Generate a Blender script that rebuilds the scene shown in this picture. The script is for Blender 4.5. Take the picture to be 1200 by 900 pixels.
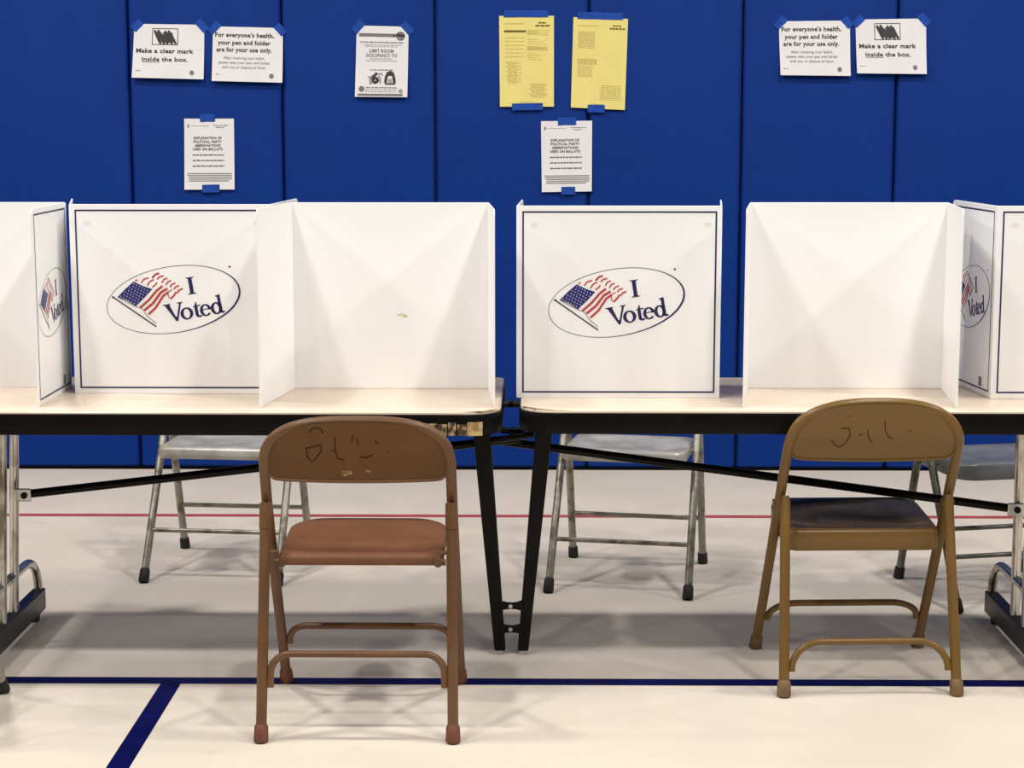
import bpy, math, random
from mathutils import Vector, Matrix
random.seed(7)
PI = math.pi
for o in list(bpy.data.objects): bpy.data.objects.remove(o)
scene = bpy.context.scene
COL = scene.collection

# ------------------------------------------------------------------ camera
cam = bpy.data.cameras.new('camera'); camo = bpy.data.objects.new('camera', cam); COL.objects.link(camo)
cam.sensor_width = 36.0; cam.lens = 64.5; cam.clip_start = 0.05; cam.clip_end = 100
camo.location = (0, 0, 1.449)
camo.rotation_euler = (PI/2 - math.atan(319/2150.0), 0, 0.0113)
scene.camera = camo

# ------------------------------------------------------------------ world, lamps, exposure
w = bpy.data.worlds.new('gym_air'); scene.world = w; w.use_nodes = True
bg = w.node_tree.nodes['Background']; bg.inputs[0].default_value = (1.0, 0.95, 0.90, 1); bg.inputs[1].default_value = 0.07
def gym_lamp(x, y, power):
    l = bpy.data.lights.new('gym_ceiling_lamp', 'AREA'); l.shape = 'DISK'; l.size = 0.42
    l.energy = power; l.color = (1.0, 0.968, 0.928)
    o = bpy.data.objects.new('gym_ceiling_lamp', l); COL.objects.link(o); o.location = (x, y, 6.0)
for lx in (-6.85, -2.5, 1.9, 6.25):
    for ly, p in ((4.4, 122), (1.75, 124), (-1.1, 88)):
        gym_lamp(lx, ly, p)
vs = scene.view_settings
vs.view_transform = 'Standard'; vs.look = 'None'; vs.exposure = 0.0; vs.gamma = 1.0; vs.use_curve_mapping = False

# ------------------------------------------------------------------ materials
def mat(name, col, rough=0.5, metal=0.0, var=0.0, vscale=8.0, col2=None, bump=0.0, bscale=60.0, spec=0.5, stretch=None, lo=0.4, hi=0.6):
    m = bpy.data.materials.new(name); m.use_nodes = True
    nt = m.node_tree; b = nt.nodes['Principled BSDF']
    b.inputs['Base Color'].default_value = (*col, 1); b.inputs['Roughness'].default_value = rough
    b.inputs['Metallic'].default_value = metal; b.inputs['Specular IOR Level'].default_value = spec
    tc = nt.nodes.new('ShaderNodeTexCoord'); src = tc.outputs['Object']
    if stretch:
        mp = nt.nodes.new('ShaderNodeMapping'); mp.inputs['Scale'].default_value = stretch
        nt.links.new(src, mp.inputs[0]); src = mp.outputs[0]
    if var or col2:
        n = nt.nodes.new('ShaderNodeTexNoise'); n.inputs['Scale'].default_value = vscale; n.inputs['Detail'].default_value = 6
        nt.links.new(src, n.inputs['Vector'])
        r = nt.nodes.new('ShaderNodeValToRGB')
        r.color_ramp.elements[0].position = lo; r.color_ramp.elements[1].position = hi
        c2 = col2 if col2 else tuple(c*(1-var) for c in col)
        r.color_ramp.elements[0].color = (*c2, 1); r.color_ramp.elements[1].color = (*col, 1)
        nt.links.new(n.outputs['Fac'], r.inputs[0]); nt.links.new(r.outputs[0], b.inputs['Base Color'])
    if bump:
        n2 = nt.nodes.new('ShaderNodeTexNoise'); n2.inputs['Scale'].default_value = bscale; n2.inputs['Detail'].default_value = 3
        nt.links.new(src, n2.inputs['Vector'])
        bp = nt.nodes.new('ShaderNodeBump'); bp.inputs['Strength'].default_value = bump; bp.inputs['Distance'].default_value = 0.01
        nt.links.new(n2.outputs['Fac'], bp.inputs['Height']); nt.links.new(bp.outputs[0], b.inputs['Normal'])
    return m
def floor_material():
    m = mat('gym_floor', (0.70, 0.665, 0.61), 0.42, spec=0.18)
    nt = m.node_tree; b = nt.nodes['Principled BSDF']; tc = [n for n in nt.nodes if n.type == 'TEX_COORD'][0]
    def noise(scale, detail, rough=0.55):
        n = nt.nodes.new('ShaderNodeTexNoise'); n.inputs['Scale'].default_value = scale; n.inputs['Detail'].default_value = detail
        n.inputs['Roughness'].default_value = rough; nt.links.new(tc.outputs['Object'], n.inputs['Vector']); return n
    def ramp(n, p0, c0, p1, c1):
        r = nt.nodes.new('ShaderNodeValToRGB'); r.color_ramp.elements[0].position = p0; r.color_ramp.elements[1].position = p1
        r.color_ramp.elements[0].color = (*c0, 1); r.color_ramp.elements[1].color = (*c1, 1); nt.links.new(n.outputs['Fac'], r.inputs[0]); return r
    a = ramp(noise(1.6, 5), 0.35, (0.652, 0.580, 0.488), 0.65, (0.716, 0.642, 0.545))
    s = ramp(noise(9, 8, 0.7), 0.28, (0.80, 0.79, 0.77), 0.40, (1, 1, 1))        # scuffs
    mx = nt.nodes.new('ShaderNodeMixRGB'); mx.blend_type = 'MULTIPLY'; mx.inputs[0].default_value = 0.8
    nt.links.new(a.outputs[0], mx.inputs[1]); nt.links.new(s.outputs[0], mx.inputs[2]); nt.links.new(mx.outputs[0], b.inputs['Base Color'])
    r = ramp(noise(3, 4), 0.3, (0.36,)*3, 0.7, (0.52,)*3); nt.links.new(r.outputs[0], b.inputs['Roughness'])
    return m
M = {}
M['floor'] = floor_material()
M['line_navy'] = mat('navy_court_paint', (0.0028, 0.0038, 0.068), 0.5, var=0.25, vscale=14, spec=0.05)
M['line_red'] = mat('red_court_paint', (0.44, 0.075, 0.085), 0.5, var=0.2, vscale=14, spec=0.15)
M['vinyl'] = mat('blue_vinyl', (0.0035, 0.030, 0.205), 0.55, var=0.08, vscale=2.2, bump=0.06, bscale=240, spec=0.08)
M['wall'] = mat('painted_block', (0.55, 0.56, 0.58), 0.7, bump=0.1, bscale=90)
M['base'] = mat('black_base_strip', (0.003, 0.003, 0.004), 0.7, spec=0.05)
M['plastic'] = mat('white_corrugated_plastic', (0.91, 0.915, 0.92), 0.38, bump=0.035, bscale=320, stretch=(1, 1, 0.02), spec=0.4)
M['ink'] = mat('navy_print', (0.012, 0.010, 0.085), 0.45)
M['ink_red'] = mat('red_print', (0.46, 0.06, 0.05), 0.45)
M['ink_blue'] = mat('flag_blue_print', (0.014, 0.015, 0.15), 0.45)
M['ink_grey'] = mat('grey_print', (0.055, 0.052, 0.075), 0.5)
M['ink_white'] = mat('white_print', (0.8, 0.8, 0.85), 0.5)
M['mark'] = mat('pale_fastener', (0.80, 0.79, 0.775), 0.5)
M['paper'] = mat('white_paper', (0.80, 0.78, 0.79), 0.7, var=0.03, vscale=9)
M['paper_yellow'] = mat('yellow_paper', (0.82, 0.71, 0.23), 0.7, var=0.04, vscale=9)
M['toner'] = mat('black_toner', (0.035, 0.032, 0.034), 0.6)
M['toner_soft'] = mat('fine_print', (0.36, 0.34, 0.35), 0.6)
M['toner_mid'] = mat('grey_toner', (0.17, 0.16, 0.165), 0.6)
M['ytoner'] = mat('print_on_yellow', (0.13, 0.095, 0.01), 0.6)
M['ytoner_soft'] = mat('fine_print_on_yellow', (0.56, 0.46, 0.15), 0.6)
M['tape'] = mat('blue_painters_tape', (0.016, 0.075, 0.40), 0.6, spec=0.15, var=0.2, vscale=30)
M['laminate'] = mat('cream_laminate', (0.74, 0.61, 0.48), 0.22, var=0.06, vscale=5, spec=0.5)
M['black_edge'] = mat('black_edge_band', (0.004, 0.0035, 0.0035), 0.42, spec=0.12, var=0.4, vscale=12, bump=0.05, bscale=70)
M['chipboard'] = mat('bare_chipboard', (0.50, 0.36, 0.16), 0.8, col2=(0.06, 0.035, 0.015), vscale=60, bump=0.4, bscale=90, lo=0.44, hi=0.62)
M['black_metal'] = mat('black_enamel', (0.006, 0.0055, 0.005), 0.38, spec=0.15, var=0.3, vscale=18)
M['chrome'] = mat('worn_chrome', (0.60, 0.58, 0.54), 0.26, 1.0, col2=(0.20, 0.17, 0.13), vscale=22, bump=0.08, bscale=60, stretch=(1, 1, 0.35), lo=0.36, hi=0.50)
M['bright'] = mat('zinc_fitting', (0.6, 0.6, 0.58), 0.35, 0.9)
M['rail'] = mat('black_base_rail', (0.010, 0.009, 0.012), 0.32, spec=0.3, var=0.4, vscale=15)
M['brown'] = mat('brown_enamel', (0.150, 0.076, 0.034), 0.36, spec=0.3, col2=(0.120, 0.058, 0.026), vscale=6, bump=0.04, bscale=120)
M['brown_seat'] = mat('red_brown_enamel', (0.180, 0.078, 0.040), 0.45, spec=0.22, col2=(0.155, 0.066, 0.033), vscale=7, bump=0.04, bscale=120)
M['brown_back'] = mat('brown_enamel_back', (0.132, 0.062, 0.024), 0.5, spec=0.15, col2=(0.112, 0.053, 0.020), vscale=6, bump=0.04, bscale=120)
M['rust_rubber'] = mat('rust_rubber', (0.165, 0.052, 0.026), 0.65, var=0.25, vscale=40)
M['tan'] = mat('tan_enamel', (0.170, 0.096, 0.025), 0.28, spec=0.3, col2=(0.165, 0.093, 0.029), vscale=6, bump=0.04, bscale=120)
M['tan_rubber'] = mat('tan_rubber', (0.19, 0.11, 0.045), 0.65, var=0.2, vscale=40)
M['steel'] = mat('worn_grey_steel', (0.33, 0.31, 0.26), 0.34, 0.45, col2=(0.14, 0.115, 0.075), vscale=24, bump=0.06, bscale=100, lo=0.34, hi=0.52)
M['steel_seat'] = mat('worn_grey_seat', (0.50, 0.49, 0.46), 0.30, 0.15, col2=(0.36, 0.34, 0.29), vscale=10, bump=0.04, bscale=100)
M['steel_dark'] = mat('dark_grey_steel', (0.155, 0.150, 0.135), 0.36, 0.4, col2=(0.08, 0.075, 0.06), vscale=20)
M['seat_dark'] = mat('slate_seat', (0.17, 0.18, 0.20), 0.38, 0.1, col2=(0.12, 0.125, 0.13), vscale=10)
M['rubber'] = mat('black_rubber', (0.012, 0.010, 0.009), 0.7)
M['scratch'] = mat('dark_scrawl', (0.022, 0.008, 0.003), 0.6, spec=0.1)
M['scratch_tan'] = mat('brown_scrawl', (0.055, 0.028, 0.008), 0.6, spec=0.1)
M['residue'] = mat('label_residue', (0.33, 0.22, 0.075), 0.6, col2=(0.17, 0.09, 0.04), vscale=160)
M['mark_yellow'] = mat('yellow_marker', (0.62, 0.66, 0.30), 0.6)

# ------------------------------------------------------------------ mesh helpers
class MB:
    def __init__(s): s.v = []; s.f = []
    def add(s, vs_, fs):
        k = len(s.v); s.v += [tuple(p) for p in vs_]; s.f += [tuple(i+k for i in f) for f in fs]; return s
    def poly(s, pts): return s.add(pts, [tuple(range(len(pts)))])
    def box(s, x0, x1, y0, y1, z0, z1):
        return s.add([(x0,y0,z0),(x1,y0,z0),(x1,y1,z0),(x0,y1,z0),(x0,y0,z1),(x1,y0,z1),(x1,y1,z1),(x0,y1,z1)],
                     [(0,3,2,1),(4,5,6,7),(0,1,5,4),(1,2,6,5),(2,3,7,6),(3,0,4,7)])
    def rings(s, rs, cap0=True, cap1=True):
        n = len(rs[0]); vs_ = [p for r in rs for p in r]; fs = []
        for i in range(len(rs)-1):
            for j in range(n):
                a = i*n+j; b = i*n+(j+1) % n; fs.append((a, b, b+n, a+n))
        if cap0: fs.append(tuple(reversed(range(n))))
        if cap1: fs.append(tuple((len(rs)-1)*n+j for j in range(n)))
        return s.add(vs_, fs)
    def tube(s, path, r, n=12, cap=True):
        P = [Vector(p) for p in path]; rs = []; rr = r if isinstance(r, (list, tuple)) else [r]*len(P)
        t0 = (P[1]-P[0]).normalized(); a = t0.orthogonal().normalized()
        for i, p in enumerate(P):
            t = (P[min(i+1, len(P)-1)]-P[max(i-1, 0)]).normalized()
            a = (a - t*a.dot(t)).normalized(); b = t.cross(a)
            rs.append([p + (a*math.cos(2*PI*k/n) + b*math.sin(2*PI*k/n))*rr[i] for k in range(n)])
        return s.rings(rs, cap, cap)
    def build(s, name, m, parent=None, smooth=False, bevel=0.0, seg=2):
        me = bpy.data.meshes.new(name); me.from_pydata(s.v, [], s.f); me.update()
        return link(name, me, m, parent, smooth, bevel, seg)
def link(name, me, m, parent=None, smooth=False, bevel=0.0, seg=2):
    me.materials.clear(); me.materials.append(m)
    o = bpy.data.objects.new(name, me); COL.objects.link(o)
    if parent: o.parent = parent
    if smooth:
        for p in me.polygons: p.use_smooth = True
        try: me.set_sharp_from_angle(angle=math.radians(40))
        except Exception: pass
    if bevel:
        b = o.modifiers.new('bevel', 'BEVEL'); b.width = bevel; b.segments = seg; b.limit_method = 'ANGLE'
    return o
def thing(name, label, cat, loc=(0,0,0), rz=0.0, group=None):
    o = bpy.data.objects.new(name, None); COL.objects.link(o); o.empty_display_size = 0.1
    o.location = loc; o.rotation_euler = (0, 0, rz); o['label'] = label; o['category'] = cat
    if group: o['group'] = group
    return o
def copy_tree(o, parent=None):
    c = o.copy(); COL.objects.link(c); c.parent = parent
    for ch in o.children: copy_tree(ch, c)
    return c
def fillet(pts, r, n=6):
    P = [Vector(p) for p in pts]; out = [P[0]]
    for i in range(1, len(P)-1):
        a, b, c = P[i-1], P[i], P[i+1]
        d1 = (a-b); d2 = (c-b); k = min(r, d1.length*0.49, d2.length*0.49)
        s, e = b+d1.normalized()*k, b+d2.normalized()*k
        for j in range(n+1):
            t = j/n; out.append(s*(1-t)**2 + b*2*t*(1-t) + e*t*t)
    out.append(P[-1]); return out
def rrect(x0, x1, y0, y1, r, n=6):
    """rounded rectangle outline (ccw); r = four radii from (x0,y0)"""
    if not isinstance(r, (list, tuple)): r = [r]*4
    cs = [(x0+r[0], y0+r[0], PI, r[0]), (x1-r[1], y0+r[1], 1.5*PI, r[1]), (x1-r[2], y1-r[2], 0, r[2]), (x0+r[3], y1-r[3], PI/2, r[3])]
    out = []
    for cx, cy, a0, rr in cs:
        for i in range(n+1):
            a = a0 + PI/2*i/n; out.append((cx+rr*math.cos(a), cy+rr*math.sin(a)))
    return out
def strip(mb, pts, wd, y=0.0):
    """flat stroke in the xz plane facing -y"""
    n = len(pts); L = []; R = []
    for i, (x, z) in enumerate(pts):
        a = pts[max(i-1, 0)]; b = pts[min(i+1, n-1)]
        dx, dz = b[0]-a[0], b[1]-a[1]; l = math.hypot(dx, dz) or 1
        ww = wd[i] if isinstance(wd, (list, tuple)) else wd
        L.append((x-dz/l*ww/2, y, z+dx/l*ww/2)); R.append((x+dz/l*ww/2, y, z-dx/l*ww/2))
    mb.add(L+R, [(i, n+i, n+i+1, i+1) for i in range(n-1)])

# ------------------------------------------------------------------ the hall
floor = MB().box(-6, 6, -4, 7.45, -0.10, 0).build('floor', M['floor']); floor['kind'] = 'structure'
floor['label'] = 'pale grey beige poured gym floor with painted court lines'
def line(x0, x1, y0, y1, m, label, z=0.0006):
    o = MB().add([(x0,y0,z),(x1,y0,z),(x1,y1,z),(x0,y1,z)], [(0,1,2,3)]).build('painted_line', m, floor); o['label'] = label
line(-6, 6, 6.482, 6.526, M['line_red'], 'thin red court line near the blue mats')
line(-6, 6, 4.524, 4.578, M['line_navy'], 'navy court line running under the chairs')
line(-0.951, -0.899, -4, 4.524, M['line_navy'], 'navy court line running toward the viewer')
wall = MB().box(-6, 6, 7.42, 7.6, 0, 5.5).build('wall_back', M['wall']); wall['kind'] = 'structure'
wall['label'] = 'gym wall covered by tall blue vinyl mats'
bb = MB().box(-6, 6, 7.372, 7.419, 0.0005, 0.012).build('base_strip_back', M['base']); bb['kind'] = 'structure'  # plain black strip filling the gap between mats and floor
bb['label'] = 'black strip under the blue wall mats'
mm = MB()
ww, hh = 0.6085/2 - 0.0028, 2.0
out = rrect(-ww, ww, 0, 0.054, [0.019, 0.019, 0.002, 0.002], 6)
mm.rings([[(x*0.99, y*0.8+0.008, 0.0) for x, y in out], [(x, y, 0.008) for x, y in out], [(x, y, hh-0.02) for x, y in out], [(x*0.98, y*0.7+0.012, hh) for x, y in out]])
first = None
for k in range(-7, 10):
    x = -1.605 + 0.6085*(k+0.5)
    if first is None:
        first = o = mm.build('wall_mat', M['vinyl'], wall, smooth=True)
    else:
        o = first.copy(); COL.objects.link(o)
    o.location = (x, 7.365, 0.013)

# ------------------------------------------------------------------ the folding table
table = thing('folding_table', 'long two-part folding cafeteria table with cream top and thick black edges', 'table', (-0.056, 4.80, 0))
TX = 0.056; TY = -4.80
def top_half(x0, x1, y0, y1, radii):
    o = rrect(x0, x1, y0, y1, radii, 6); mb = MB()
    def ins(k, z): 
        cx, cy = (x0+x1)/2, (y0+y1)/2; sx = 1-2*k/(x1-x0); sy = 1-2*k/(y1-y0)
        return [(cx+(x-cx)*sx+TX, cy+(y-cy)*sy+TY, z) for x, y in o]
    slab = MB().rings([ins(0.004, 0.703), ins(0.004, 0.7085), ins(0.0055, 0.710)]).build('tabletop', M['laminate'], table, smooth=True)
    MB().rings([ins(0.012, 0.650), ins(0.002, 0.652), ins(0, 0.658), ins(0, 0.699), ins(0.002, 0.7045), ins(0.010, 0.7048)]).build('edge_band', M['black_edge'], slab, smooth=True)
    return slab
tl = top_half(-1.90, -0.076, 4.49, 5.11, [0.03, 0.085, 0.02, 0.03])
tr = top_half(-0.034, 1.79, 4.520, 5.115, [0.085, 0.03, 0.03, 0.02])
# stripped edge of the left half: bare chipboard under a torn black band
e = MB()
for x0, x1, y in ((-0.262, -0.238, 4.4875), (-0.236, -0.212, 4.4872), (-0.209, -0.190, 4.4872), (-0.186, -0.164, 4.4870)):
    e.box(x0+TX, x1+TX, y+TY, 4.50+TY, 0.653, 0.684+random.uniform(-0.004, 0.004))
e.build('torn_edge_patch', M['chipboard'], tl)['label'] = 'bare chipboard where the black edge is torn'
e = MB(); prev = None
arc = [(-0.162, 4.4870)] + [(-0.161+0.085*math.sin(a), 4.575-0.0882*math.cos(a)) for a in (0.05, 0.25, 0.45)]
for (xa, ya), (xb, yb) in zip(arc[:-1], arc[1:]):
    e.add([(xa+TX,ya+TY,0.652),(xb+TX,yb+TY,0.652),(xb+TX,yb+TY,0.686),(xa+TX,ya+TY,0.686),(xa+TX,ya+0.01+TY,0.686),(xb+TX,yb+0.01+TY,0.686)], [(0,1,2,3),(3,2,5,4)])
e.build('bare_edge_patch', mat('bare_wood', (0.55, 0.42, 0.20), 0.8, col2=(0.30, 0.19, 0.07), vscale=40), tl)['label'] = 'pale bare wood on the stripped corner'
e = MB()
e.add([(x+TX, y+TY, 0.7104) for x, y in ((-0.175,4.495),(-0.13,4.4985),(-0.100,4.519),(-0.082,4.55),(-0.095,4.548),(-0.125,4.522))], [(0,1,2,3,4,5)])
e.build('worn_corner', M['chipboard'], tl)
e = MB()
e.add([(x+TX, y+TY, 0.7104) for x, y in ((-0.028,4.60),(-0.022,4.572),(0.005,4.540),(0.055,4.527),(0.10,4.527),(0.04,4.542),(-0.010,4.580))], [(0,1,2,3,4,5,6)])
e.build('worn_corner', M['chipboard'], tr)
# table frame under each half
for x0, x1 in ((-1.80, -0.14), (0.03, 1.70)):
    for y in (4.75, 4.97): MB().box(x0+TX, x1+TX, y-0.012+TY, y+0.012+TY, 0.640, 0.650).build('under_rail', M['black_metal'], table)
# centre legs, tied at the foot by two plates
def square_leg(xt, xb, wt, wb):
    mb = MB(); rs = []
    for x, z, ww_ in ((xb, 0.012, wb), (xt, 0.650, wt)):
        rs.append([(x+TX-ww_/2, -0.02, z), (x+TX+ww_/2, -0.02, z), (x+TX+ww_/2, 0.02, z), (x+TX-ww_/2, 0.02, z)])
    l = mb.rings(rs).build('centre_leg', M['black_metal'], table, bevel=0.004)
    MB().tube([(xb+TX, 0, 0.0), (xb+TX, 0, 0.016)], 0.012, 12).build('glide', M['bright'], l)
square_leg(-0.138, -0.0865, 0.047, 0.030); square_leg(0.034, -0.0245, 0.045, 0.029)
for z, h in ((0.139, 0.016), (0.075, 0.018)):
    mb = MB(); n = 12; pts = []
    for i in range(n+1):
        t = -1+2*i/n; pts.append((t*0.030, z+h/2+0.007*t*t))
    for i in range(n, -1, -1):
        t = -1+2*i/n; pts.append((t*0.030, z-h/2-0.006*t*t))
    mb.rings([[(x, -0.026, zz) for x, zz in pts], [(x, -0.016, zz) for x, zz in pts]])
    b = mb.build('tie_plate', M['black_metal'], table)
    MB().tube([(-0.002, -0.030, z), (-0.002, -0.024, z)], 0.0055, 10).build('bolt', M['bright'], b)
# long braces
def brace(a, b, y):
    d = MB().tube([(a[0]+TX, y+TY, a[1]), (b[0]+TX, y+TY, b[1])], 0.0115, 10).build('brace', M['black_metal'], table, smooth=True); return d
b1 = brace((-1.385, 0.425), (-0.030, 0.583), 4.845); b2 = brace((1.318, 0.383), (-0.110, 0.571), 4.885)
for bx, bz, y, p in ((-1.372, 0.427, 4.845, b1), (1.306, 0.385, 4.885, b2)):
    mb = MB().box(bx-0.022+TX, bx+0.022+TX, y-0.019+TY, y-0.013+TY, bz-0.017, bz+0.019)
    o = mb.build('brace_fitting', M['bright'], p, bevel=0.004)
    MB().tube([(bx+0.004+TX, y-0.023+TY, bz), (bx+0.004+TX, y-0.016+TY, bz)], 0.009, 12).build('pivot_bolt', M['black_metal'], p)
# hinge and latch bits in the gap
mb = MB().box(-0.020, 0.022, -0.10, -0.05, 0.690, 0.700).tube([(0, -0.10, 0.698), (0, -0.045, 0.698)], 0.007, 10)
mb.build('hinge', M['black_metal'], table)
mb = MB().box(-0.030, 0.036, 0.02, 0.05, 0.600, 0.612).tube([(0.003, 0.0, 0.598), (0.003, 0.09, 0.598)], 0.010, 10).tube([(-0.055, -0.005, 0.585), (0.06, -0.005, 0.602)], 0.009, 8)
mb.build('fold_latch', M['black_metal'], table)
# end legs: two chrome tubes on a black rail with a chrome hoop
for xt, xb in ((-1.405, -1.428), (1.318, 1.322)):
    r = MB().box(xb-0.0175+TX, xb+0.0175+TX, 4.42+TY, 5.16+TY, 0.022, 0.085).build('base_rail', M['rail'], table, bevel=0.004)
    for y in (4.47, 5.10):
        MB().tube([(xb-0.010+TX, y+TY, 0.018), (xb+0.010+TX, y+TY, 0.018)], 0.018, 16).build('caster', M['rubber'], r)
    for y in (4.78, 4.895):
        MB().tube([(xb+TX, y+TY, 0.085), (xt+TX, y+TY, 0.652)], 0.0128, 12).build('end_leg', M['chrome'], table, smooth=True)
    hoop = []
    for yc, sg in ((5.025, 1), (4.555, -1)):
        q_ = [(xb+TX, yc+sg*0.12*math.cos(PI/2*i/10)+TY, 0.085+0.100*math.sin(PI/2*i/10)) for i in range(11)]
        hoop += ([(xb+TX, yc+0.12+TY, 0.075)]+q_) if sg > 0 else (q_[::-1]+[(xb+TX, yc-0.12+TY, 0.075)])
    MB().tube(hoop, 0.0125, 12).build('foot_hoop', M['chrome'], table, smooth=True)

# ------------------------------------------------------------------ privacy booths
LG = 3.5e-4
def q(x, y): return ((x-585)*LG, (343-y)*LG)          # logo drawing units -> metres about its centre
def logo_meshes():
    res = []
    # oval outline, thin at left, heavy at lower right
    mb = MB(); n = 72; a, b, t = 509, 250, math.radians(9.1); O = []; I = []
    for i in range(n):
        an = 2*PI*i/n; wd = 2.6 + 11*max(0, math.cos(an+0.35))**2.2
        for arr, k in ((O, 1.2), (I, -wd)):
            x = (a+k)*math.cos(an); y = (b+k)*math.sin(an)
            arr.append(((x*math.cos(t)-y*math.sin(t))*LG, 0, (x*math.sin(t)+y*math.cos(t))*LG))
    mb.add(O+I, [(i, (i+1) % n, n+(i+1) % n, n+i) for i in range(n)])
    dx, dz = q(1012, 95)
    mb.poly([(dx+8*LG*math.cos(2*PI*i/10), 0, dz+8*LG*math.sin(2*PI*i/10)) for i in range(10)])
    res.append(('printed_oval', mb, 'ink'))
    # canton and stars
    mb = MB(); mb.poly([(*[q(*p)[0]], 0, q(*p)[1]) for p in ((165,322),(225,262),(288,207),(355,240),(427,264),(365,330),(300,392),(232,350))])
    res.append(('printed_canton', mb, 'ink_blue'))
    mb = MB()
    for i in range(7):
        for j in range(6):
            u = (i+0.6)/7.2; v = (j+0.6+(0.5 if i % 2 else 0))/6.7
            x = 165+u*(288-165)+v*(300-165); y = 322+u*(207-322)+v*(392-322)
            cx, cz = q(x, y)
            mb.poly([(cx+3.8*LG*math.cos(2*PI*k/6), -0.0002, cz+3.8*LG*math.sin(2*PI*k/6)) for k in range(6)])
    res.append(('printed_stars', mb, 'ink_white'))
    mb = MB()
    S = [(12, [(300,203),(318,193)]), (13, [(345,217),(365,190),(402,178)]), (13, [(390,237),(412,205),(440,192)]), (18, [(428,180),(455,152),(482,145)]),
         (13, [(428,250),(450,232),(464,214)]), (13, [(465,190),(485,171),(515,164)]), (21, [(332,405),(400,345),(460,275),(505,240)]), (13, [(500,217),(515,192),(542,181)]),
         (22, [(362,425),(430,370),(490,290),(540,260)]), (13, [(530,233),(545,210),(570,199)]), (20, [(392,456),(450,402),(510,312),(548,286)]), (13, [(560,249),(575,228),(602,218)]),
         (8, [(545,288),(546,318),(562,338)]), (9, [(548,285),(577,266)]), (13, [(590,264),(605,245),(630,238)]), (16, [(565,337),(590,310),(606,284)]), (15, [(612,293),(630,270),(656,261)])]
    for wd, pts in S: strip(mb, [q(*p) for p in pts], wd*0.86*LG)
    res.append(('printed_stripes', mb, 'ink_red'))
    mb = MB(); strip(mb, [q(130,325), q(450,548)], 10*LG)
    mb.poly([(q(130,325)[0]+9*LG*math.cos(2*PI*i/10), 0, q(130,325)[1]+9*LG*math.sin(2*PI*i/10)) for i in range(10)])
    strip(mb, [q(165,325), q(235,362), q(300,396), q(345,412), (q(385,470)), q(450,524)], 4*LG)
    res.append(('printed_flagpole', mb, 'ink_grey'))
    # serif lettering
    mb = MB()
    def tf(ox, oy, sc, rot):
        c, s = math.cos(rot), math.sin(rot)
        return lambda x, y: ((ox-585+(x*c-y*s)*sc)*LG, (343-oy+(x*s+y*c)*sc)*LG)
    def P(T, pts): mb.poly([(T(*p)[0], 0, T(*p)[1]) for p in pts])
    def ring(T, cx, cy, rx, ry, ix, iy, a0=0, a1=360, n=28, tilt=0):
        pts = [math.radians(a0+(a1-a0)*i/n) for i in range(n+1)]
        ov = [T(cx+rx*math.cos(x), cy+ry*math.sin(x)) for x in pts]; iv = [T(cx+ix*math.cos(x+tilt), cy+iy*math.sin(x+tilt)) for x in pts]
        mb.add([(x, 0, z) for x, z in ov+iv], [(i, i+1, n+2+i, n+1+i) for i in range(n)])
    r = math.radians(8.5)
    T = tf(727, 301, 128, r)                         # I, origin at its foot centre
    P(T, [(-.112,0.03),(.112,0.03),(.112,.97),(-.112,.97)]); P(T, [(-.24,0),(.24,0),(.24,.045),(.13,.07),(-.13,.07),(-.24,.045)]); P(T, [(-.24,1),(.24,1),(.24,.955),(.13,.93),(-.13,.93),(-.24,.955)])
    r = math.radians(9.8)
    T = tf(604, 503, 134, r)                         # V, origin at its point
    P(T, [(-.01,-.02),(.08,-.02),(-.24,.97),(-.51,.97)]); P(T, [(-.01,-.02),(.09,-.02),(.44,.97),(.325,.97)]); P(T, [(-.045,.03),(.06,-.02),(.105,.14),(.03,.26)])
    P(T, [(-.60,1),(-.17,1),(-.17,.955),(-.28,.935),(-.50,.935),(-.60,.955)]); P(T, [(.20,1),(.53,1),(.53,.955),(.44,.935),(.32,.935),(.20,.955)])
    T = tf(683, 490, 134, r); ring(T, 0.05, .315, .365, .345, .175, .265)                                   # o
    T = tf(768, 474, 134, r)                                                                                 # t
    P(T, [(-.12,.62),(.06,.62),(.06,.12),(-.12,.12)]); P(T, [(-.24,.60),(-.10,.66),(.0,.86),(.04,.86),(.04,.67),(.23,.67),(.23,.60)])
    ring(T, .09, .15, .21, .175, .03, .075, 180, 325, 12)
    T = tf(832, 463, 134, r)                                                                                 # e
    ring(T, .0, .315, .325, .345, .150, .265, 0, 322, 24); P(T, [(-.20,.34),(.29,.34),(.295,.39),(-.20,.39)])
    T = tf(912, 449, 134, r)                                                                                 # d
    ring(T, .01, .315, .325, .345, .135, .26); P(T, [(.15,0.03),(.325,0.03),(.325,1.02),(.15,1.0)]); P(T, [(.05,1.02),(.325,1.07),(.325,.98),(.15,.95),(.06,.97)]); P(T, [(.20,.10),(.295,-.02),(.45,0.03),(.45,.08),(.295,.13)])
    res.append(('printed_lettering', mb, 'ink'))
    return res
LOGO = [(n, bpy.data.meshes.new(n), k, mb) for n, mb, k in logo_meshes()]
for n, me, k, mb in LOGO: me.from_pydata(mb.v, [], mb.f); me.update()
BH = 0.500; BW = 0.529; BT = 0.004; WL = 0.335
def border(mb, x0, x1, z0, z1, wd):
    mb.add([(x0,0,z0),(x1,0,z0),(x1,0,z1),(x0,0,z1),(x0+wd,0,z0+wd),(x1-wd,0,z0+wd),(x1-wd,0,z1-wd),(x0+wd,0,z1-wd)], [(0,1,5,4),(1,2,6,5),(2,3,7,6),(3,0,4,7)])
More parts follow.
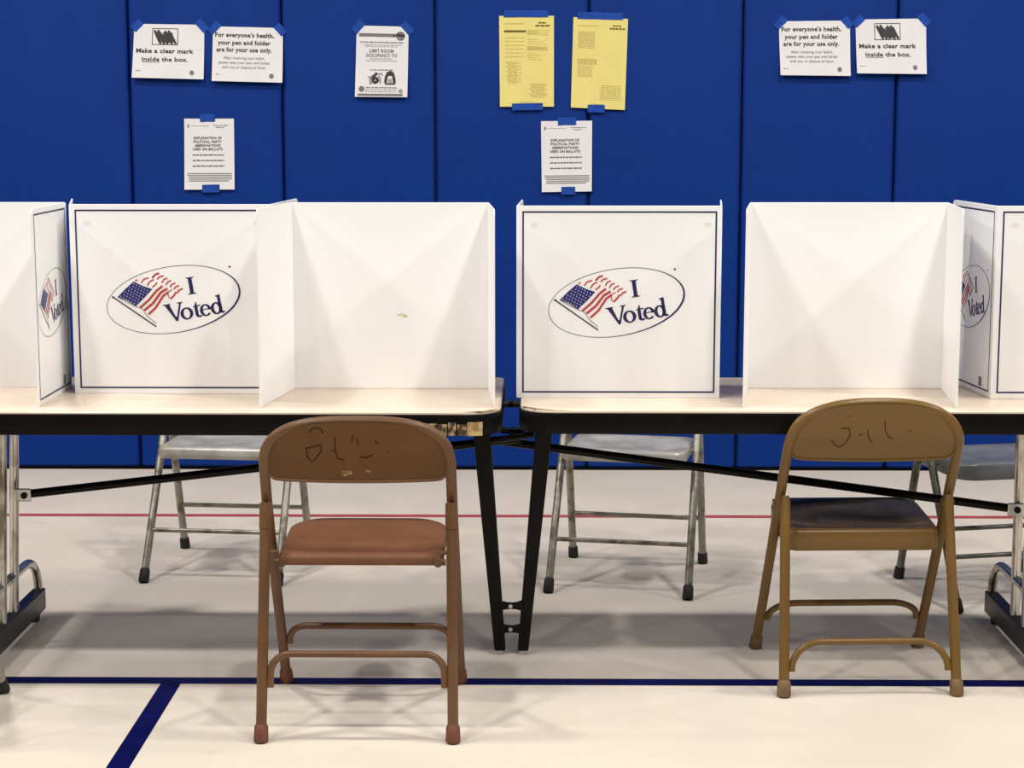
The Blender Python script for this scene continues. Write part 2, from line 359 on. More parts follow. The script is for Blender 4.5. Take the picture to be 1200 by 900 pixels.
def panel_mesh(x0, x1, rl, rr):
    o = rrect(x0, x1, 0.0, BH, [0.001, 0.001, rr, rl], 5); mb = MB()
    def ins(k): 
        cx, cz = (x0+x1)/2, BH/2
        return [(cx+(x-cx)*(1-2*k/(x1-x0)), cz+(z-cz)*(1-2*k/BH)) for x, z in o]
    a, b = ins(0.0008), ins(0)
    return mb.rings([[(x, 0, z) for x, z in a], [(x, 0.0008, z) for x, z in b], [(x, BT-0.0008, z) for x, z in b], [(x, BT, z) for x, z in a]])
def booth(label, loc, rz, fl, fr, lx=0.0):
    """back panel outer face at local y=0 facing -y; wings run to +y. fl / fr = sideways flare of left / right wing tip"""
    t = thing('voting_booth', label, 'voting booth', loc, rz, 'white tabletop voting booths')
    def prints(panel, cx, x0, x1):
        mb = MB(); border(mb, x0+0.015, x1-0.013, 0.014, BH-0.014, 0.0042); o = mb.build('printed_border', M['ink'], panel); o.location = (0, -0.0006, 0)
        for n, me, k, _ in LOGO:
            o = bpy.data.objects.new(n, me)
            if not me.materials: me.materials.append(M[k])
            COL.objects.link(o); o.parent = panel; o.location = (cx, -0.0008, 0.250)
        return panel
    p = panel_mesh(-BW/2, BW/2, 0.004, 0.004).build('back_panel', M['plastic'], t)
    prints(p, -0.005+lx, -BW/2, BW/2)
    for sx in (-0.218, 0.228):
        MB().add([(sx-0.009,-0.0005,0.446),(sx+0.009,-0.0005,0.446),(sx+0.009,-0.0005,0.456),(sx-0.009,-0.0005,0.456)], [(0,1,2,3)]).build('fastener_mark', M['mark'], p)
    for side, fl_ in ((-1, fl), (1, fr)):
        if side < 0: me = panel_mesh(-WL, 0, 0.016, 0.003)
        else: me = panel_mesh(0, WL, 0.003, 0.016)
        wng = me.build('side_wing', M['plastic'], t)
        ang = math.asin(max(-0.5, min(0.5, fl_/WL)))
        # outer face must look outwards: right wing lies along +y with its outer face to +x
        wng.location = (side*BW/2, 0.0045, 0)
        wng.rotation_euler = (0, 0, side*(PI/2-ang))
        x0, x1 = (-WL, 0) if side < 0 else (0, WL)
        prints(wng, (x0+x1)/2 + (0.0), x0, x1)
        for n_, c in enumerate(list(wng.children)):
            if c.name.startswith('printed_') and not c.name.startswith('printed_border'): c.scale = (0.80, 1, 0.94)
        mb = MB()
        xb = 0.045 if side > 0 else -0.085
        for k in range(6): mb.add([(xb,-0.0006,0.022+k*0.0042),(xb+0.020,-0.0006,0.022+k*0.0042),(xb+0.020,-0.0006,0.0252+k*0.0042),(xb,-0.0006,0.0252+k*0.0042)], [(0,1,2,3)])
        mb.build('small_print', M['ink_grey'], wng)
    return t
TZ = 0.7102
booth('white voting booth at far left opening toward viewer, right wing printed with oval', (-1.512, 4.905, TZ), PI, 0.0, 0.03)
booth('white I Voted booth showing its printed back panel, behind the brown chair\'s left side', (-0.9485, 4.797, TZ), 0, 0.075, 0.028, 0.009)
c_booth = booth('empty white voting booth open toward viewer above brown folding chair, yellow speck inside', (-0.3805, 4.900, TZ), PI, 0.022, 0.044)
booth('white I Voted booth with printed back panel at start of the right table half', (0.2225, 4.733, TZ), 0, -0.012, 0.032)
booth('empty white voting booth open toward viewer above the tan folding chair', (0.8425, 4.914, TZ), PI, -0.036, 0.048)
booth('white I Voted booth at far right cut off by the frame edge', (1.4565, 4.735, TZ), 0, 0.038, 0.02)
# yellow speck inside booth
mb = MB()
for i, (x, z, l) in enumerate(((-0.012,0,0.012),(-0.004,0.003,0.010),(0.006,-0.001,0.012),(0.002,-0.004,0.010))): strip(mb, [(x-l/2, z), (x, z+0.002), (x+l/2, z-0.001)], 0.0035)
sp = mb.build('marker_speck', M['mark_yellow'], c_booth.children[0]); sp.rotation_euler = (0, 0, PI); sp.location = (-0.034, BT+0.0006, 0.198)

# ------------------------------------------------------------------ folding chairs
def lean(z, S):
    P = S['lean']
    for (y0, z0), (y1, z1) in zip(P[:-1], P[1:]):
        if z <= z1: return y0+(y1-y0)*(z-z0)/(z1-z0)
    return P[-1][0]
def make_chair(label, S, group, loc, rz):
    t = thing('folding_chair', label, 'chair', loc, rz, group)
    hw, R = S['hw'], S['r']
    z0, z1 = S['zb'], S['zt']                       # where the hoop begins to curve, top of hoop
    # hoop frame: front foot up, round the back, down to the other front foot
    half = []
    for k in range(9):
        z = 0.02 + (z0-0.02)*k/8; half.append((S['ffw']+(hw-S['ffw'])*k/8, lean(z, S), z))
    arc = []
    n = 20
    for k in range(1, n+1):
        a = PI/2*k/n; e = 2/S['sup']
        x = hw*math.cos(a)**e if k < n else 0.0; z = z0+(z1-z0)*math.sin(a)**e
        arc.append((x, lean(z, S), z))
    right = half+arc; left = [(-x, y, z) for x, y, z in reversed(right[:-1])]
    fr = MB().tube(right+left, R, 14).build('hoop_frame', M[S['m']], t, smooth=True)
    # back panel inside the hoop
    mb = MB(); nx, nz = 24, 8; F = []; B = []
    def prof(x):
        e = S['sup']; return z0+(z1-z0)*max(0.0, 1-abs(x/hw)**e)**(1/e)
    for j in range(nz+1):
        for i in range(nx+1):
            x = (hw-0.004)*(-1+2*i/nx); u = abs(-1+2*i/nx)
            zb = S['zp'] + 0.014*max(0.0, (u-0.86)/0.14)**2.4 - 0.004*(1-u*u); zt = prof(x)
            z = zb+(zt-zb)*j/nz; y = lean(z, S)-0.004-0.014*(1-u*u)+0.006*(1-j/nz)*0
            F.append((x, y-0.0012, z)); B.append((x, y+0.0012, z))
    def gi(i, j): return j*(nx+1)+i
    N = len(F); fs = []
    for j in range(nz):
        for i in range(nx):
            fs.append((gi(i,j), gi(i+1,j), gi(i+1,j+1), gi(i,j+1))); fs.append((N+gi(i,j), N+gi(i,j+1), N+gi(i+1,j+1), N+gi(i+1,j)))
    mb.add(F+B, fs)
    bk = mb.build('backrest', M[S['mb']], t, smooth=True)
    MB().tube([(x*0.99, y, z) for (x, y, z) in [F[gi(i, 0)] for i in range(nx+1)]], 0.0042, 8).build('rolled_edge', M[S['m']], bk, smooth=True)
    # rear legs
    for sx in (1, -1):
        top = (sx*(hw+S['rlx']), lean(S['jt'], S)-2.0*R+S['rly'], S['jt']); foot = (sx*S['rfw'], -S['d']/2, 0.02)
        P0 = Vector(foot); P1 = Vector(top)
        l = MB().tube([P0, P0.lerp(P1, 0.5), P0.lerp(P1, 0.96), P1], [R, R, R, R*0.7], 14).build('rear_leg', M[S['m']], t, smooth=True)
        d = (P1-P0).normalized()
        MB().tube([P0-d*0.02, P0-d*0.016, P0+d*0.016, P0+d*0.022], [R*1.15, R*1.38, R*1.28, R*1.05], 14).build('rubber_foot', M[S['mf']], l, smooth=True)
        if S.get('collar'):
            c0 = P0.lerp(P1, 0.885); c1 = P0.lerp(P1, 1.0)
            MB().tube([c0, c0+d*0.001, c1-d*0.001, c1], [R*1.0, R*1.13, R*1.13, R*1.0], 14).build('collar', M[S['m']], l, smooth=True)
        # front feet
        Q0 = Vector((sx*S['ffw'], lean(0.02, S), 0.02)); Q1 = Vector((sx*S['ffw'], lean(0.2, S), 0.2)); d = (Q1-Q0).normalized()
        if S.get('caps', True):
            MB().tube([Q0-d*0.02, Q0-d*0.016, Q0+d*0.018, Q0+d*0.024], [R*1.15, R*1.38, R*1.28, R*1.05], 14).build('rubber_foot', M[S['mf']], fr, smooth=True)
        else:
            MB().tube([Q0-d*0.02, Q0+d*0.005], [R*0.95, R*1.04], 14).build('rubber_foot', M[S['mf']], fr, smooth=True)
        # pivot bolt on the frame and link to the seat
        zz = S['piv']; y = lean(zz, S)
        if S.get('collar'):
            sw_ = S['sw']
            MB().tube([(sx*(sw_-0.016), S['sy0']+0.002, S['sz']-0.018), (sx*(sw_+0.006), S['sy0']+0.002, S['sz']-0.018)], 0.008, 12).tube([(sx*(sw_-0.012), S['sy0']-0.010, S['sz']-0.018), (sx*(sw_-0.012), S['sy0']+0.010, S['sz']-0.018)], 0.010, 12).build('hinge', M[S['m']], t, smooth=True)
            MB().tube([(sx*(sw_-0.002), S['sy0']+0.012, S['sz']+0.002), (sx*(hw+0.0), S['sy0']+0.014, S['sz']+0.004)], 0.005, 8).build('link_pin', M[S['m']], t)
        else:
            MB().tube([(sx*(hw-R), y, zz), (sx*(hw+R+0.006), y, zz)], 0.009, 12).build('pivot_bolt', M[S['m']], t, smooth=True)
            zs = S['sz']-S['st']*0.5; MB().tube([(sx*(S['sw']-0.01), lean(zs, S), zs), (sx*hw, lean(zs, S), zs)], 0.006, 8).build('seat_pin', M[S['m']], t)
    # seat
    o = rrect(-S['sw'], S['sw'], S['sy0'], S['sy1'], S['sr'], 7); cx, cy = 0, (S['sy0']+S['sy1'])/2; th = S['st']
    def ins(k, dz):
        return [(x*(1-k/S['sw']), cy+(y-cy)*(1-2*k/(S['sy1']-S['sy0'])), S['sz']+dz+S['tilt']*((y-S['sy0']))) for x, y in o]
    MB().rings([ins(0.014, -th+0.003), ins(0.003, -th), ins(0, -th+0.004), ins(0, -0.009), ins(0.003, -0.003), ins(0.010, 0.0), ins(0.030, -0.001), ins(0.055, -0.006), ins(0.10, -0.008)]).build('seat', M[S['ms']], t, smooth=True)
    # stretchers
    for nm, zc, zl, yfun, wid in (('rear_stretcher', S['rs'][0], S['rs'][1], 'r', None), ('front_stretcher', S['fs'][0], S['fs'][1], 'f', None)):
        def pos(z):
            if yfun == 'r':
                k = (z-0.02)/(S['jt']-0.02); y = -S['d']/2 + k*((lean(S['jt'], S)-2*R+S['rly'])+S['d']/2); x = S['rfw']+(hw+S['rlx']-S['rfw'])*k
            else:
                y = lean(z, S); x = S['ffw']+(hw-S['ffw'])*z/z0
            return x, y
        rs_ = S.get('rs_r', 0.0085)
        if zl is None:
            x, y = pos(zc); P_ = [(-x, y, zc), (x, y, zc)]
        else:
            x1, y1 = pos(zl); x2, y2 = pos(zc); k = R+rs_*0.7
            bw = S.get('sbend', 0.045); bh = min(bw, (zc-zl)*0.92); side_ = [(x1-k, y1, zl)]
            for i in range(11):
                an = PI/2*i/10; zz = zc-bh+bh*math.sin(an); xx, yy = pos(zz); side_.append((xx-k-bw*(1-math.cos(an)), yy, zz))
            P_ = [(-x_, y_, z_) for x_, y_, z_ in side_] + side_[::-1]
        MB().tube(P_, rs_, 10).build(nm, M[S['m']], t, smooth=True)
    return t
BASE = dict(hw=0.217, ffw=0.223, rfw=0.223, r=0.0128, d=0.456, zb=0.622, zt=0.744, zp=0.604, sup=3.0,
            lean=[(0.227, 0.0), (-0.075, 0.50), (-0.118, 0.58), (-0.145, 0.66), (-0.160, 0.76)],
            jt=0.546, rlx=0.0, rly=0.0, piv=0.5, sw=0.196, sy0=-0.100, sy1=0.205, sr=[0.02, 0.02, 0.085, 0.085], sz=0.415, st=0.026, tilt=0.075,
            rs=(0.201, 0.125), fs=(0.180, 0.130), m='brown', mb='brown_back', ms='brown_seat', mf='rust_rubber', collar=True)
chL = make_chair('red-brown steel folding chair with scrawl on its back, seen from behind', BASE, 'folding chairs on the near side', (-0.406, 4.318, 0), 0.0)
TAN = dict(BASE); TAN.update(m='tan', mb='tan', ms='tan', mf='tan_rubber', collar=False, hw=0.2125, ffw=0.222, rfw=0.2175, d=0.424, zt=0.742, zb=0.615, zp=0.596, sup=2.6,
           lean=[(0.212, 0.0), (-0.072, 0.47), (-0.118, 0.55), (-0.182, 0.65), (-0.205, 0.76)], jt=0.492, rlx=-0.006, rly=0.0, piv=0.466,
           sw=0.197, sy0=-0.085, sy1=0.206, sr=[0.03, 0.03, 0.06, 0.06], sz=0.398, st=0.056, tilt=0.08, rs=(0.134, 0.062), fs=(0.150, 0.10), sbend=0.075, r=0.0130, rs_r=0.0088)
chR = make_chair('tan steel folding chair with scratched marks on its back, box seat pan', TAN, 'folding chairs on the near side', (0.840, 4.659, 0), math.radians(2.2))
ST = dict(BASE); ST.update(m='steel', mb='steel_seat', ms='steel_seat', mf='rubber', collar=False, hw=0.208, ffw=0.2125, rfw=0.2125, d=0.462, jt=0.50, rlx=0.0, piv=0.47,
          lean=[(0.230, 0.0), (-0.035, 0.46), (-0.085, 0.56), (-0.125, 0.66), (-0.145, 0.76)], sw=0.190, sy0=-0.16, sy1=0.135, sr=[0.03, 0.03, 0.035, 0.035], sz=0.430, st=0.036, tilt=0.0,
          rs=(0.160, None), fs=(0.150, None), r=0.0122, rs_r=0.0075)
chM = make_chair('worn grey steel folding chair behind table, facing viewer, left of the tan chair', ST, 'folding chairs on the far side', (0.300, 5.616, 0), math.radians(169.2))
c = copy_tree(chM); c.location = (-0.975, 5.745, 0); c.rotation_euler = (0, 0, math.radians(174.6)); c['label'] = 'worn grey steel folding chair on far side of table, left of the brown chair'
for ch in c.children:
    if ch.name.split('.')[0] in ('seat', 'seat_pin'): ch.location.z -= 0.018
c = copy_tree(chM); c.location = (-1.545, 4.222, 0); c.rotation_euler = (0, 0, 0); c['label'] = 'steel folding chair at the left edge with only one foot in view'; c['group'] = 'folding chairs on the near side'
DK = dict(ST); DK.update(m='steel_dark', mb='seat_dark', ms='seat_dark', d=0.424, lean=[(0.212, 0.0), (-0.04, 0.46), (-0.09, 0.56), (-0.13, 0.66), (-0.15, 0.76)], st=0.05, sy1=0.15, sr=[0.03, 0.03, 0.06, 0.06])
make_chair('dark slate steel folding chair on far side, behind the tan chair at right', DK, 'folding chairs on the far side', (1.405, 5.460, 0), math.radians(192.5))
# scrawls on the two near backrests
def scrawl(ch, name, m, strokes, S, cx, cyz, kx, kz, wd):
    bk = [c for c in ch.children if c.name.startswith('backrest')][0]; mb = MB()
    for st in strokes:
        P = []
        for x, y in st: P.append(((x-cx)*kx, cyz[1]-(y-cyz[0])*kz))
        D = []
        for (a, b), (c_, d) in zip(P[:-1], P[1:]):
            for k in range(3): D.append((a+(c_-a)*k/3, b+(d-b)*k/3))
        D.append(P[-1]); k0 = len(mb.v); strip(mb, D, wd)
        for i in range(k0, len(mb.v)):
            x, _, z = mb.v[i]; u = abs(x/(S['hw']-0.004)); mb.v[i] = (x, lean(z, S)-0.004-0.014*(1-u*u)-0.0020, z)
    mb.build(name, M[m], bk)
k1 = 0.00204/8.571
scrawl(chL, 'scrawled_mark', 'scratch', [[(235,215),(265,180),(310,165),(350,180),(375,225)], [(200,375),(270,360),(350,335),(345,400),(300,470),(250,518),(210,460),(200,375)],
    [(485,260),(480,330),(490,420),(510,480),(570,490)], [(445,400),(480,395)], [(655,240),(650,310)], [(690,270),(710,330)], [(725,455),(780,470),(850,435)], [(870,290),(905,330)], [(985,400),(1003,422)]],
    BASE, 686, (60, 0.757), k1, k1, 0.0021)
scrawl(chL, 'label_residue', 'residue', [[(535,615),(640,612)], [(540,645),(600,650)], [(770,605),(820,610)], [(590,630),(640,632)]], BASE, 686, (60, 0.757), k1, k1, 0.006)
k2 = 0.00213/8.571
scrawl(chR, 'scrawled_mark', 'scratch_tan', [[(335,325),(415,330),(425,400),(380,500),(330,530),(290,510),(250,450)], [(515,400),(550,390)], [(595,340),(610,420),(650,480)], [(760,245),(770,340),(800,410),(850,440)], [(1008,355),(1028,356)], [(392,200),(408,206)]],
    TAN, 694, (77, 0.742), k2, k2, 0.0024)

# ------------------------------------------------------------------ papers taped to the mats
WY = 7.3645
class Sheet:
    def __init__(s, name, label, corners, m, bulge=0.020, group=None):
        s.c = corners; s.b = bulge                                           # corners: tl, tr, bl, br as (x, z)
        cx = sum(p[0] for p in corners)/4; cz = sum(p[1] for p in corners)/4; s.o = (cx, cz)
        s.t = thing(name, label, 'notice', (cx, WY, cz), 0, group)
        mb = MB(); n = 12
        V = [s.m3(i/n, j/n, 0) for j in range(n+1) for i in range(n+1)]
        mb.add(V, [(j*(n+1)+i, (j+1)*(n+1)+i, (j+1)*(n+1)+i+1, j*(n+1)+i+1) for j in range(n) for i in range(n)])
        s.sheet = mb.build('sheet', M[m], s.t)
        sd = s.sheet.modifiers.new('thickness', 'SOLIDIFY'); sd.thickness = 0.0003; sd.offset = 1
    def m3(s, u, v, h):                                                       # u right, v down
        tl, tr, bl, br = s.c
        x = (tl[0]*(1-u)+tr[0]*u)*(1-v)+(bl[0]*(1-u)+br[0]*u)*v; z = (tl[1]*(1-u)+tr[1]*u)*(1-v)+(bl[1]*(1-u)+br[1]*u)*v
        return (x-s.o[0], -0.0012 - s.bul(u, v) - h, z-s.o[1])
    def bul(s, u, v): return s.b*(max(0, v)**2*0.9 + 0.25*math.sin(PI*min(1, max(0, u)))*math.sin(PI*min(1, max(0, v))))
    def quads(s, name, rects, m, h=0.0012):
        mb = MB()
        for u0, v0, u1, v1 in rects:
            k = max(1, int((u1-u0)*8))
            for i in range(k):
                a = u0+(u1-u0)*i/k; b = u0+(u1-u0)*(i+1)/k
                mb.poly([s.m3(a, v1, h), s.m3(b, v1, h), s.m3(b, v0, h), s.m3(a, v0, h)])
        return mb.build(name, M[m], s.sheet)
    def lines(s, rects, m, name='fine_print', words=True):
        """rows of small print too fine to read: broken word-length dashes"""
        R = []
        for u0, v0, u1, v1 in rects:
            u = u0
            while u < u1-0.005:
                l = random.uniform(0.03, 0.10) if words else u1-u0
                R.append((u, v0, min(u+l, u1), v1)); u += l+0.014
        s.quads(name, R, m)
    def text(s, body, u, v, hgt, m, width=None, name='lettering', off=0.02, h=0.0013):
        cu = bpy.data.curves.new('t', 'FONT'); cu.body = body; cu.align_x = 'CENTER'; cu.resolution_u = 2; cu.offset = off; cu.size = 1; cu.space_character = 1.06
        ob = bpy.data.objects.new('t', cu); COL.objects.link(ob)
        dg = bpy.context.evaluated_depsgraph_get(); me = bpy.data.meshes.new_from_object(ob.evaluated_get(dg)); bpy.data.objects.remove(ob)
        W = math.hypot(s.c[1][0]-s.c[0][0], s.c[1][1]-s.c[0][1]); Hh = math.hypot(s.c[2][0]-s.c[0][0], s.c[2][1]-s.c[0][1])
        xs = [q_.co.x for q_ in me.vertices]; nat = max(xs)-min(xs); mid = (max(xs)+min(xs))/2
        kv = hgt/0.72; ku = (width/nat) if width else kv*Hh/W
        for q_ in me.vertices: q_.co = Vector(s.m3(u+(q_.co.x-mid)*ku, v-q_.co.y*kv, h))
        me.update()
        return link(name, me, M[m], s.sheet)
    def strokes(s, name, pls, wd, m, h=0.0014):
        mb = MB()
        for pl in pls:
            k0 = len(mb.v); strip(mb, [s.m3(u, v, h)[::2] for u, v in pl], wd)
            zt, zl = s.c[0][1], s.c[2][1]; um = sum(p[0] for p in pl)/len(pl)
            for i in range(k0, len(mb.v)):
                vv = (zt-(mb.v[i][2]+s.o[1]))/(zt-zl); mb.v[i] = (mb.v[i][0], -0.0012-s.bul(um, vv)-h, mb.v[i][2])
        return mb.build(name, M[m], s.sheet)
    def ring(s, u, v, r, wd, m, name='round_stamp'):
        return s.strokes(name, [[(u+r*math.cos(2*PI*i/16)*s.asp(), v+r*math.sin(2*PI*i/16)) for i in range(17)]], wd, m)
    def asp(s):
        return math.hypot(s.c[2][0]-s.c[0][0], s.c[2][1]-s.c[0][1])/math.hypot(s.c[1][0]-s.c[0][0], s.c[1][1]-s.c[0][1])
    def tape(s, u, v, l, wd, ang):
        """strip of tape, l along ang (degrees, ccw), centred at u,v"""
        c = s.m3(u, v, 0); a = math.radians(ang); ca, sa = math.cos(a), math.sin(a); mb = MB(); n = 5
        A = []; Bt = []
        for i in range(n+1):
            x = (-0.5+i/n)*l
            for w_, arr in ((wd/2, A), (-wd/2, Bt)):
                px, pz = c[0]+x*ca-w_*sa, c[2]+x*sa+w_*ca
                arr.append((px, min(c[1], 0)-0.0016-0.0006*math.sin(i*2.1), pz))
        mb.add(A+Bt, [(i, n+1+i, n+2+i, i+1) for i in range(n)])
        o = mb.build('tape', M['tape'], s.t); sd = o.modifiers.new('thickness', 'SOLIDIFY'); sd.thickness = 0.0004
GR = 'printed notices taped to the blue mats'
def mark_sheet(label, corners, mirror_tapes):
    s = Sheet('notice_sheet', label, corners, 'paper', group=GR)
    x0, x1, y0, y1 = 0.262, 0.632, 0.075, 0.382
    s.quads('box_outline', [(x0, y0, x1, y0+0.012), (x0, y1-0.012, x1, y1), (x0, y0, x0+0.009, y1), (x1-0.009, y0, x1, y1)], 'toner')
    R = random.Random(3); pl = []
    for k in range(15):
        u = 0.300+k*0.0165; top = 0.125+0.035*R.random()-(0.02 if k % 3 == 0 else 0); bot = 0.345+0.035*math.sin(k*1.9)-0.02*R.random()
        if k == 6 or k == 7: top += 0.05
        pl.append([(u-0.005, top), (u+0.03, (top+bot)/2), (u+0.072, bot)])
    s.strokes('scribbled_fill', pl, 0.0085, 'toner')
    s.text('Make a clear mark', 0.448, 0.53, 0.080, 'toner', 0.81, off=0.028)
    s.text('inside the box.', 0.452, 0.685, 0.080, 'toner', 0.645, off=0.024)
    s.quads('underline', [(0.135, 0.70, 0.39, 0.708)], 'toner_mid')
    s.lines([(0.05, 0.855, 0.12, 0.872)], 'toner_soft'); s.ring(0.835, 0.885, 0.034, 0.0035, 'toner_mid'); s.ring(0.835, 0.885, 0.014, 0.003, 'toner_mid')
    s.tape(0.04, 0.03, 0.046, 0.030, 45); s.tape(0.97, 0.02, 0.052, 0.030, -48)
    return s
def health_sheet(label, corners):
    s = Sheet('notice_sheet', label, corners, 'paper', group=GR)
    s.text("For everyone's health,", 0.455, 0.185, 0.082, 'toner', 0.84, off=0.028)
    s.text('your pen and folder', 0.450, 0.325, 0.082, 'toner', 0.75, off=0.028)
    s.text('are for your use only.', 0.452, 0.455, 0.082, 'toner', 0.79, off=0.028)
    s.text('After receiving your ballot,', 0.455, 0.590, 0.050, 'toner_mid', 0.59, off=0.004)
    s.text('please take your pen and folder', 0.458, 0.675, 0.050, 'toner_mid', 0.73, off=0.004)
    s.text('with you or dispose of them.', 0.452, 0.760, 0.050, 'toner_mid', 0.63, off=0.004)
    s.lines([(0.05, 0.865, 0.12, 0.882)], 'toner_soft'); s.ring(0.845, 0.885, 0.034, 0.0038, 'toner_mid'); s.ring(0.845, 0.885, 0.014, 0.003, 'toner_mid')
    s.tape(0.02, 0.025, 0.052, 0.030, 45); s.tape(0.965, 0.03, 0.046, 0.030, -48)
    return s
mark_sheet('white notice with scribbled box reading Make a clear mark, leftmost on the mats', [(-1.576,1.793),(-1.299,1.789),(-1.589,1.583),(-1.304,1.576)], 0)
health_sheet('white notice about everyone\'s health, above the left explanation sheet', [(-1.265,1.783),(-0.988,1.776),(-1.272,1.570),(-0.992,1.563)])
health_sheet('white notice about everyone\'s health on the right-hand mats', [(0.967,1.801),(1.246,1.804),(0.976,1.592),(1.252,1.589)])
mark_sheet('white notice with scribbled box reading Make a clear mark, rightmost on the mats', [(1.268,1.808),(1.545,1.812),(1.277,1.599),(1.551,1.596)], 0)
# room occupancy sheet
s = Sheet('notice_sheet', 'white notice reading limit room occupancy to 6, with dark bars', [(-0.696,1.786),(-0.491,1.781),(-0.706,1.508),(-0.498,1.506)], 'paper', 0.014, GR)
s.quads('header_bar', [(0.05, 0.105, 0.78, 0.150), (0.05, 0.955, 0.91, 0.985)], 'toner_mid'); s.quads('header_bar_end', [(0.70, 0.108, 0.93, 0.148)], 'toner')
s.strokes('emblem', [[(0.845+0.055*math.cos(2*PI*i/14)*1.3, 0.135+0.055*math.sin(2*PI*i/14)) for i in range(15)], [(0.81, 0.10), (0.88, 0.165)], [(0.80, 0.13), (0.85, 0.175)], [(0.84, 0.095), (0.91, 0.15)]], 0.004, 'toner')
s.lines([(0.07, 0.222, 0.90, 0.236), ], 'toner_mid'); s.lines([(0.13, 0.262, 0.88, 0.272), (0.18, 0.285, 0.8, 0.293)], 'toner_soft')
s.text('LIMIT ROOM', 0.49, 0.372, 0.048, 'toner_mid', 0.46, off=0.02); s.text('OCCUPANCY TO', 0.49, 0.436, 0.048, 'toner_mid', 0.60, off=0.02)
s.lines([(0.27, 0.455, 0.70, 0.466), (0.2, 0.485, 0.80, 0.495)], 'toner_soft'); s.lines([(0.28, 0.612, 0.72, 0.624)], 'toner_mid')
s.text('6', 0.38, 0.805, 0.150, 'toner', 0.155, off=0.05, name='numeral')
s.strokes('printed_figure', [[(0.285, 0.80), (0.285, 0.735), (0.32, 0.70)], [(0.275, 0.815), (0.34, 0.79)], [(0.475, 0.81), (0.475, 0.735), (0.44, 0.70)], [(0.25, 0.71), (0.29, 0.745)], [(0.44, 0.68), (0.50, 0.665), (0.51, 0.70)]], 0.0045, 'toner_mid')
s.strokes('printed_icon', [[(0.575, 0.80), (0.59, 0.72), (0.62, 0.665), (0.665, 0.645), (0.71, 0.665), (0.735, 0.72), (0.75, 0.80)]], 0.011, 'toner')
s.quads('printed_icon_base', [(0.565, 0.805, 0.765, 0.825)], 'toner'); s.quads('printed_icon_cap', [(0.61, 0.665, 0.72, 0.70)], 'toner'); s.quads('printed_icon_body', [(0.625, 0.745, 0.70, 0.80)], 'toner_soft')
s.lines([(0.2, 0.862, 0.80, 0.874)], 'toner_mid'); s.lines([(0.2, 0.892, 0.80, 0.900), (0.2, 0.918, 0.78, 0.927)], 'toner_soft')
s.ring(0.125, 0.888, 0.028, 0.007, 'toner_mid'); s.ring(0.87, 0.915, 0.020, 0.004, 'toner_mid'); s.ring(0.125, 0.888, 0.010, 0.004, 'toner_mid')
s.tape(0.025, 0.02, 0.052, 0.030, 48); s.tape(0.975, 0.02, 0.052, 0.030, -48)
# explanation sheets
def expl(label, corners, t0, t1):
    s = Sheet('notice_sheet', label, corners, 'paper', 0.010, GR)
    s.quads('small_crest', [(0.065, 0.08, 0.095, 0.125)], 'toner_mid'); s.lines([(0.14, 0.10, 0.5, 0.108)], 'toner_soft'); s.lines([(0.58, 0.09, 0.88, 0.10), (0.64, 0.118, 0.8, 0.128)], 'toner_mid')
    for k, (b, wd) in enumerate((('EXPLANATION OF', 0.56), ('POLITICAL PARTY', 0.57), ('ABBREVIATIONS', 0.52), ('USED ON BALLOTS', 0.60))):
        s.text(b, 0.47, 0.288+k*0.0525, 0.036, 'toner', wd, off=0.02)
    for k in range(3): s.lines([(0.17, 0.502+k*0.078, 0.80, 0.520+k*0.078)], 'toner_mid')
    for k in range(5): s.lines([(0.06+(0.03 if k > 1 else 0), 0.768+k*0.026, 0.95-(0.06*(k == 4)), 0.779+k*0.026)], 'toner_mid', words=False)
    for (u, v, l) in (t0, t1): s.tape(u, v, l, 0.031, 1)
expl('white explanation of party abbreviations sheet at left, above the I Voted booth', [(-1.388,1.422),(-1.190,1.422),(-1.393,1.141),(-1.192,1.142)], (0.47, -0.01, 0.060), (0.53, 0.985, 0.070))
expl('white explanation of party abbreviations sheet under the two yellow sheets', [(0.032,1.412),(0.235,1.414),(0.036,1.132),(0.235,1.135)], (0.51, 0.005, 0.073), (0.53, 0.985, 0.055))
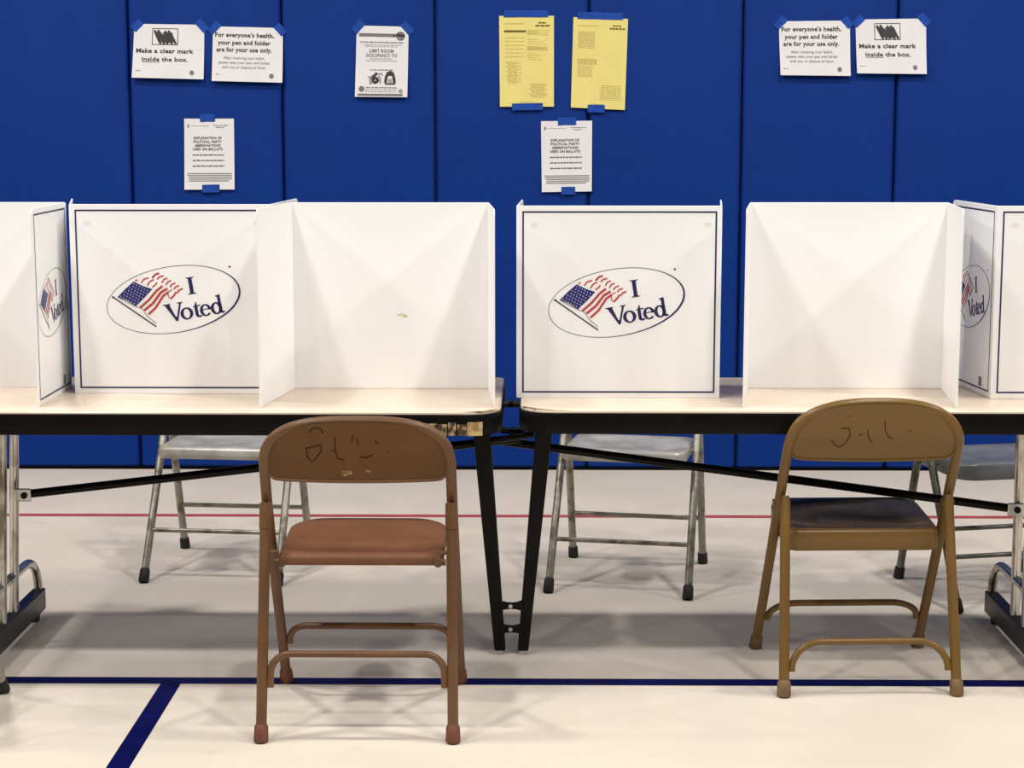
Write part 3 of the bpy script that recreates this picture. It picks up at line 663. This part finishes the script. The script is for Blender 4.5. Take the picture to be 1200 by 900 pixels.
# yellow sheets
s = Sheet('ballot_sheet', 'yellow sheet with a dark bar, left of the two yellow sheets', [(-0.134,1.823),(0.082,1.823),(-0.131,1.469),(0.083,1.469)], 'paper_yellow', 0.008, 'yellow sheets taped to the mats')
s.quads('dark_bar', [(0.09, 0.158, 0.49, 0.180)], 'ytoner')
s.lines([(0.72, 0.068, 0.86, 0.084), (0.66, 0.100, 0.93, 0.116)], 'ytoner', 'heading_print'); s.lines([(0.10, 0.080, 0.45, 0.090)], 'ytoner_soft')
R = [(0.51, 0.155+k*0.012, 0.9-0.2*(k % 2), 0.160+k*0.012) for k in range(5)]
R += [(0.11, 0.235+k*0.042, 0.46, 0.241+k*0.042) for k in range(6)] + [(0.52, 0.255+k*0.026, 0.72+0.08*(k % 3), 0.260+k*0.026) for k in range(5)]
R += [(0.51, 0.338+k*0.012, 0.88, 0.343+k*0.012) for k in range(4)] + [(0.51, 0.41+k*0.022, 0.68+0.1*(k % 2), 0.415+k*0.022) for k in range(4)]
R += [(0.11+0.04*(k % 3 > 0), 0.505+k*0.0165, 0.32+0.08*(k % 2), 0.511+k*0.0165) for k in range(15)]
R += [(0.55+0.02*(k % 3), 0.745+k*0.018, 0.88-0.03*(k % 3), 0.752+k*0.018) for k in range(9)] + [(0.36, 0.945, 0.62, 0.951)]
s.lines(R, 'ytoner_soft')
s.tape(0.49, -0.022, 0.176, 0.027, 0); s.tape(0.51, 1.0, 0.122, 0.027, 1.0)
s = Sheet('ballot_sheet', 'yellow sheet with tinted column, right of the two yellow sheets', [(0.159,1.818),(0.374,1.811),(0.150,1.466),(0.364,1.456)], 'paper_yellow', 0.008, 'yellow sheets taped to the mats')
s.lines([(0.73, 0.075, 0.88, 0.090), (0.67, 0.105, 0.95, 0.122)], 'ytoner', 'heading_print'); s.lines([(0.10, 0.085, 0.45, 0.094)], 'ytoner_soft')
R = [(0.10, 0.155+k*0.0135, 0.40, 0.160+k*0.0135) for k in range(14)] + [(0.10, 0.455+k*0.0135, 0.45, 0.461+k*0.0135) for k in range(5)] + [(0.10, 0.53+k*0.0165, 0.38, 0.535+k*0.0165) for k in range(8)]
R += [(0.53+0.02*(k % 2), 0.74+k*0.019, 0.92, 0.746+k*0.019) for k in range(9)] + [(0.36, 0.948, 0.60, 0.955)]
s.lines(R, 'ytoner_soft')
s.tape(0.49, -0.022, 0.180, 0.027, -1.5); s.tape(0.47, 1.0, 0.068, 0.030, -1.0)

# marks too small or too loose to pick apart one by one
for o in bpy.data.objects:
    if o.type == 'MESH' and o.name.split('.')[0] in ('fine_print', 'heading_print', 'small_print', 'label_residue', 'scrawled_mark', 'printed_stars', 'printed_stripes', 'scribbled_fill', 'marker_speck', 'printed_figure', 'torn_edge_patch', 'box_outline', 'header_bar', 'emblem'):
        o['kind'] = 'stuff'
